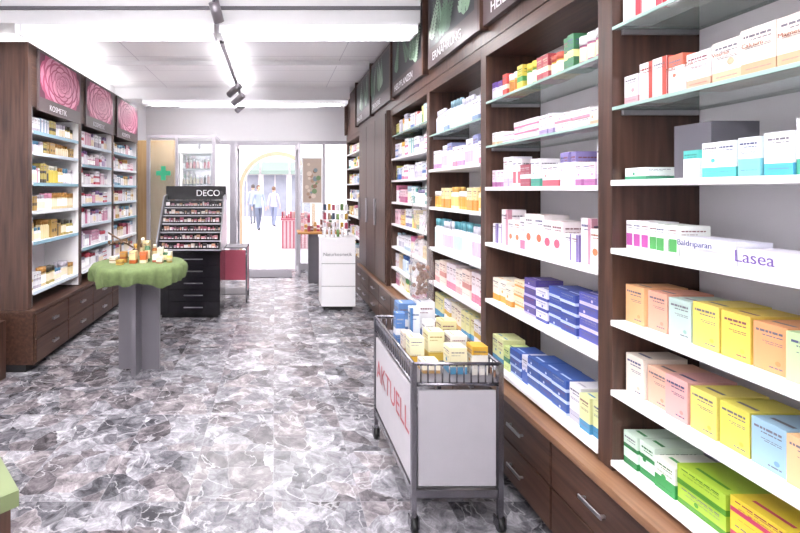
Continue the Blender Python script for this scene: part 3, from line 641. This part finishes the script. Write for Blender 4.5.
b.obj('green_pharmacy_cross_sign',[plain('pharmacy_green',C('#2f9a70'),.4,emis=.3)])
b=MB(); b.box(.5,.88,8.36,8.38,1.25,2.1,0); b.poly([(.52,8.358,1.27),(.86,8.358,1.27),(.86,8.358,2.08),(.52,8.358,2.08)],1,C('#b9a79a'))
for i in range(25):
    cx=random.uniform(.56,.82); cz=random.uniform(1.35,2.0); r_=random.uniform(.02,.05)
    b.poly([(cx+r_*math.cos(t*math.pi/4),8.357-.0002*i,cz+r_*math.sin(t*math.pi/4)) for t in range(8)],1,C(random.choice(['#6f8a62','#8a6a58','#d8c8bc','#a88a78','#7a8a90'])))
b.box(.5,.52,8.36,8.45,2.08,2.1,0);b.box(.86,.88,8.36,8.45,2.08,2.1,0)
b.obj('window_poster',[WHT,CARD])
SIL=plain('silver_lamp',C('#8f8a90'),.3,.6)
b=MB(); b.box(-.53,-.49,4.3,7.6,2.90,2.93,0)
for yy in (4.5,5.9,7.4): b.tube((-.51,yy,2.93),(-.51,yy,3.05),.006)
for yy in (5.9,6.5,7.1):
    b.tube((-.51,yy,2.90),(-.51,yy,2.84),.008); 
    d=.1*(-1 if int(yy*10)%2 else 1)
    b.tube((-.51-d*.5,yy-.05,2.86),(-.51+d,yy+.07,2.76),.045,14)
o=b.obj('spotlight_track',[SIL])
for yy in (5.2,6.2): area(o,-.51,yy,2.94,.035,.9,3.5,True)  # added uplights, not part of the spots; they brighten the ceiling
b=MB(); b.box(-.47,-.43,2.55,3.45,2.94,2.97); b.tube((-.45,3.3,2.94),(-.45,3.3,2.86),.01); b.tube((-.45,3.3,2.88),(-.42,3.38,2.76),.04,14); b.tube((-.45,2.7,2.97),(-.45,2.7,3.05),.006); b.tube((-.45,3.3,2.97),(-.45,3.3,3.05),.006)
b.obj('spotlight_track',[SIL])
# ---------------- outdoors
STONE=plain('pale_render',C('#efe4e2'),.8,noise=.04); YST=plain('sandstone_arch',C('#b39a80'),.8,noise=.12)
sb('pavement',-12,12,YF+.13,30,-.12,-.02,plain('street_paving',C('#bfbac4'),.7,noise=.1,scale=3))
ay=10.7; b=MB(); cx=.05; R=.82; zs_=1.5; n=24
b.box(-5,cx-R,ay,ay+.4,-.02,3.6); b.box(cx+R,5,ay,ay+.4,-.02,3.6)
for i in range(n):
    a0=math.pi*i/n; a1=math.pi*(i+1)/n
    p=(cx+R*math.cos(a0),zs_+R*math.sin(a0)); q=(cx+R*math.cos(a1),zs_+R*math.sin(a1))
    for yy in (ay,ay+.4): b.poly([(p[0],yy,p[1]),(q[0],yy,q[1]),(q[0],yy,3.6),(p[0],yy,3.6)])
    b.poly([(p[0],ay,p[1]),(q[0],ay,q[1]),(q[0],ay+.4,q[1]),(p[0],ay+.4,p[1])])
    R2=R+.09
    p2=(cx+R2*math.cos(a0),zs_+R2*math.sin(a0)); q2=(cx+R2*math.cos(a1),zs_+R2*math.sin(a1))
    b.poly([(p[0],ay-.02,p[1]),(q[0],ay-.02,q[1]),(q2[0],ay-.02,q2[1]),(p2[0],ay-.02,p2[1])],1)
b.box(cx-R-.09,cx-R,ay-.02,ay,-.02,zs_,1); b.box(cx+R,cx+R+.09,ay-.02,ay,-.02,zs_,1)
b.obj('arcade_arch_wall',[STONE,YST])
b=MB(); b.box(-10,10,24,24.5,-.02,9)
for i in range(-12,13):
    b.box(i*1.5-.6,i*1.5+.6,23.95,24,.1,2.3,1); b.box(i*1.5-.02,i*1.5+.02,23.93,23.95,.1,2.3,2)
    b.box(i*1.5-.35,i*1.5+.35,23.95,24,3.4,5.0,1); b.box(i*1.5-.42,i*1.5+.42,23.93,23.95,3.3,3.4,2)
for i in range(-6,7):
    xa,xb=i*1.5-.7,i*1.5+.7
    b.poly([(xa,23.94,3.0),(xb,23.94,3.0),(xb,22.9,2.5),(xa,22.9,2.5)],3); b.box(xa,xb,22.88,22.9,2.3,2.5,3)
b.obj('building_across_street',[STONE,plain('far_window',C('#9a9ca8'),.2,noise=.2,scale=2),STONE,plain('grey_awning',C('#7a8880'),.8)])
def person(x,y,hgt,top,leg,hair,phase,yaw):
    e=bpy.data.objects.new('pedestrian',None); scene.collection.objects.link(e); e.location=(x,y,-.02); e.rotation_euler=(0,0,yaw)
    s=hgt/1.75
    J=[('pel',0,0,.95,.12,.09),('wst',0,0,1.1,.115,.085),('chs',0,0,1.32,.15,.10),('nck',0,0,1.48,.055,.055),('hb',0,0,1.55,.05,.05)]
    for sd in (-1,1):
        ph=phase*sd
        J+=[('sh%d'%sd,.17*sd,0,1.42,.065,.06),('el%d'%sd,.22*sd,-ph*.08+.02,1.14,.045,.042),('wr%d'%sd,.23*sd,-ph*.2-.04,.92,.028,.028),
            ('hp%d'%sd,.09*sd,0,.90,.095,.09),('kn%d'%sd,.1*sd,-.03+ph*.14,.50,.062,.06),('an%d'%sd,.1*sd,ph*.28+.04,.09,.042,.042),('to%d'%sd,.1*sd,ph*.28-.13,.035,.035,.03)]
    idx={j[0]:i for i,j in enumerate(J)}
    E=[('pel','wst'),('wst','chs'),('chs','nck'),('nck','hb')]
    for sd in (-1,1):
        d='%d'%sd; E+=[('chs','sh'+d),('sh'+d,'el'+d),('el'+d,'wr'+d),('pel','hp'+d),('hp'+d,'kn'+d),('kn'+d,'an'+d),('an'+d,'to'+d)]
    me=bpy.data.meshes.new('body'); me.from_pydata([(j[1]*s,j[2]*s,j[3]*s) for j in J],[(idx[a],idx[b_]) for a,b_ in E],[])
    o=bpy.data.objects.new('body',me); scene.collection.objects.link(o); o.parent=e
    sk=o.modifiers.new('skin','SKIN'); 
    for i,j in enumerate(J): me.skin_vertices[0].data[i].radius=(j[4]*s,j[5]*s); me.skin_vertices[0].data[i].use_root=(i==0)
    sk.use_smooth_shade=True
    o.modifiers.new('sub','SUBSURF').levels=1; o.modifiers['sub'].render_levels=2
    m,nt,bb=newmat('clothes'); tc=nt.nodes.new('ShaderNodeTexCoord'); sp=nt.nodes.new('ShaderNodeSeparateXYZ'); cr=nt.nodes.new('ShaderNodeValToRGB'); cr.color_ramp.interpolation='CONSTANT'
    mr=nt.nodes.new('ShaderNodeMath'); mr.operation='DIVIDE'; mr.inputs[1].default_value=2.0*s
    nt.links.new(tc.outputs['Object'],sp.inputs[0]); nt.links.new(sp.outputs[2],mr.inputs[0]); nt.links.new(mr.outputs[0],cr.inputs[0]); nt.links.new(cr.outputs[0],bb.inputs['Base Color'])
    el=cr.color_ramp.elements; el[0].color=C('#2a2628')+(1,); el[1].position=.04; el[1].color=C(leg)+(1,)
    q=el.new(.44); q.color=C(top)+(1,); q=el.new(.735); q.color=C('#d0a088')+(1,)
    me.materials.append(m); bb.inputs['Roughness'].default_value=.8
    SKN=plain('skin',C('#d0a088'),.6); HR=plain('hair_'+hair[1:],C(hair),.7); EYE=plain('eye_dark',C('#2a2020'),.3)
    b=MB(); cz=1.64
    hp=[(.02,cz-.12),(.05,cz-.105),(.066,cz-.06),(.076,cz),(.076,cz+.04),(.06,cz+.085),(.03,cz+.108)]
    b.lathe(0,0,hp,16,0,sx=.95,sy=1.15)
    b.lathe(0,.012,[(.079,cz-.04),(.086,cz+.02),(.084,cz+.06),(.065,cz+.1),(.03,cz+.122)],16,1,sx=.97,sy=1.1)
    b.lathe(0,-.088,[(.004,cz+.01),(.014,cz-.022),(.006,cz-.028)],8,0)
    for sd in (-1,1):
        b.lathe(.03*sd,-.078,[(.004,cz-.004),(.009,cz+.002),(.004,cz+.009)],8,2); b.lathe(.075*sd,.0,[(.006,cz-.03),(.014,cz-.005),(.008,cz+.02)],8,0)
        hx,hy,hz=.23*sd,-phase*sd*.2-.04,.92
        b.lathe(hx,hy,[(.02,hz-.085),(.03,hz-.06),(.026,hz)],10,0,sx=.5)
        for f_,(oy,l) in enumerate(((-.024,.07),(-.008,.08),(.008,.075),(.022,.06))):
            b.tube((hx,hy+oy,hz-.075),(hx-.004*sd,hy+oy*1.1-.004,hz-.075-l*.55),.008,6); b.tube((hx-.004*sd,hy+oy*1.1-.004,hz-.075-l*.55),(hx-.014*sd,hy+oy*1.1-.01,hz-.075-l),.007,6)
        b.tube((hx,hy-.024,hz-.04),(hx-.01*sd,hy-.05,hz-.085),.009,6)
    b.tube((-.02,-.083,cz-.058),(.02,-.083,cz-.058),.004,6,2)
    b.v=[(p[0]*s,p[1]*s,p[2]*s) for p in b.v]
    h=b.obj('head_and_hands',[SKN,HR,EYE]); h.parent=e
person(-.62,17.0,1.70,'#8a94ac','#5c6274','#5a4438',.8,.4)
person(-.05,18.6,1.66,'#b0a8c0','#747a90','#6a5040',-.7,2.8)
person(-.98,20.0,1.76,'#9aa2b4','#686a74','#4a4240',.6,3.4)
b=MB(); b.box(.15,.95,11.6,12.2,.72,.76,0); b.box(.17,.93,11.62,12.18,-.02,.72,1)
for q in range(8): b.box(.18+q*.095,.22+q*.095,11.61,11.62,.0,.7,0)
o=b.obj('outdoor_sale_table',[plain('red_cloth',C('#a8606c'),.8),plain('striped_skirt',C('#d8b8ba'),.8,noise=.1)])
mb=MB()
for i in range(14):
    mb.box(.18+i*.054,.22+i*.054,11.7+.3*random.random(),12.05,.761,.8+random.uniform(.03,.15),0,C(random.choice(['#a03a4a','#c06a7a','#902a3a','#c8988a','#c0a0a0'])))
mb.obj('sale_items',[CARD])
# ---------------- world
w=bpy.data.worlds.new('sky'); scene.world=w; w.use_nodes=True
bg=w.node_tree.nodes['Background']; bg.inputs[0].default_value=(.96,.96,1,1); bg.inputs[1].default_value=3.2
# ---------------- camera
cd=bpy.data.cameras.new('camera'); cam=bpy.data.objects.new('camera',cd); scene.collection.objects.link(cam)
cam.location=(0,0,H); cam.rotation_euler=(math.pi/2,0,0); cd.sensor_width=36; cd.sensor_fit='HORIZONTAL'; cd.lens=36*F/800
cd.shift_x=(400-VX)/800; cd.shift_y=-(266.5-VY)/800; cd.clip_start=.05; cd.clip_end=200
scene.camera=cam
scene.view_settings.view_transform='Standard'; scene.view_settings.look='None'; scene.view_settings.exposure=.62
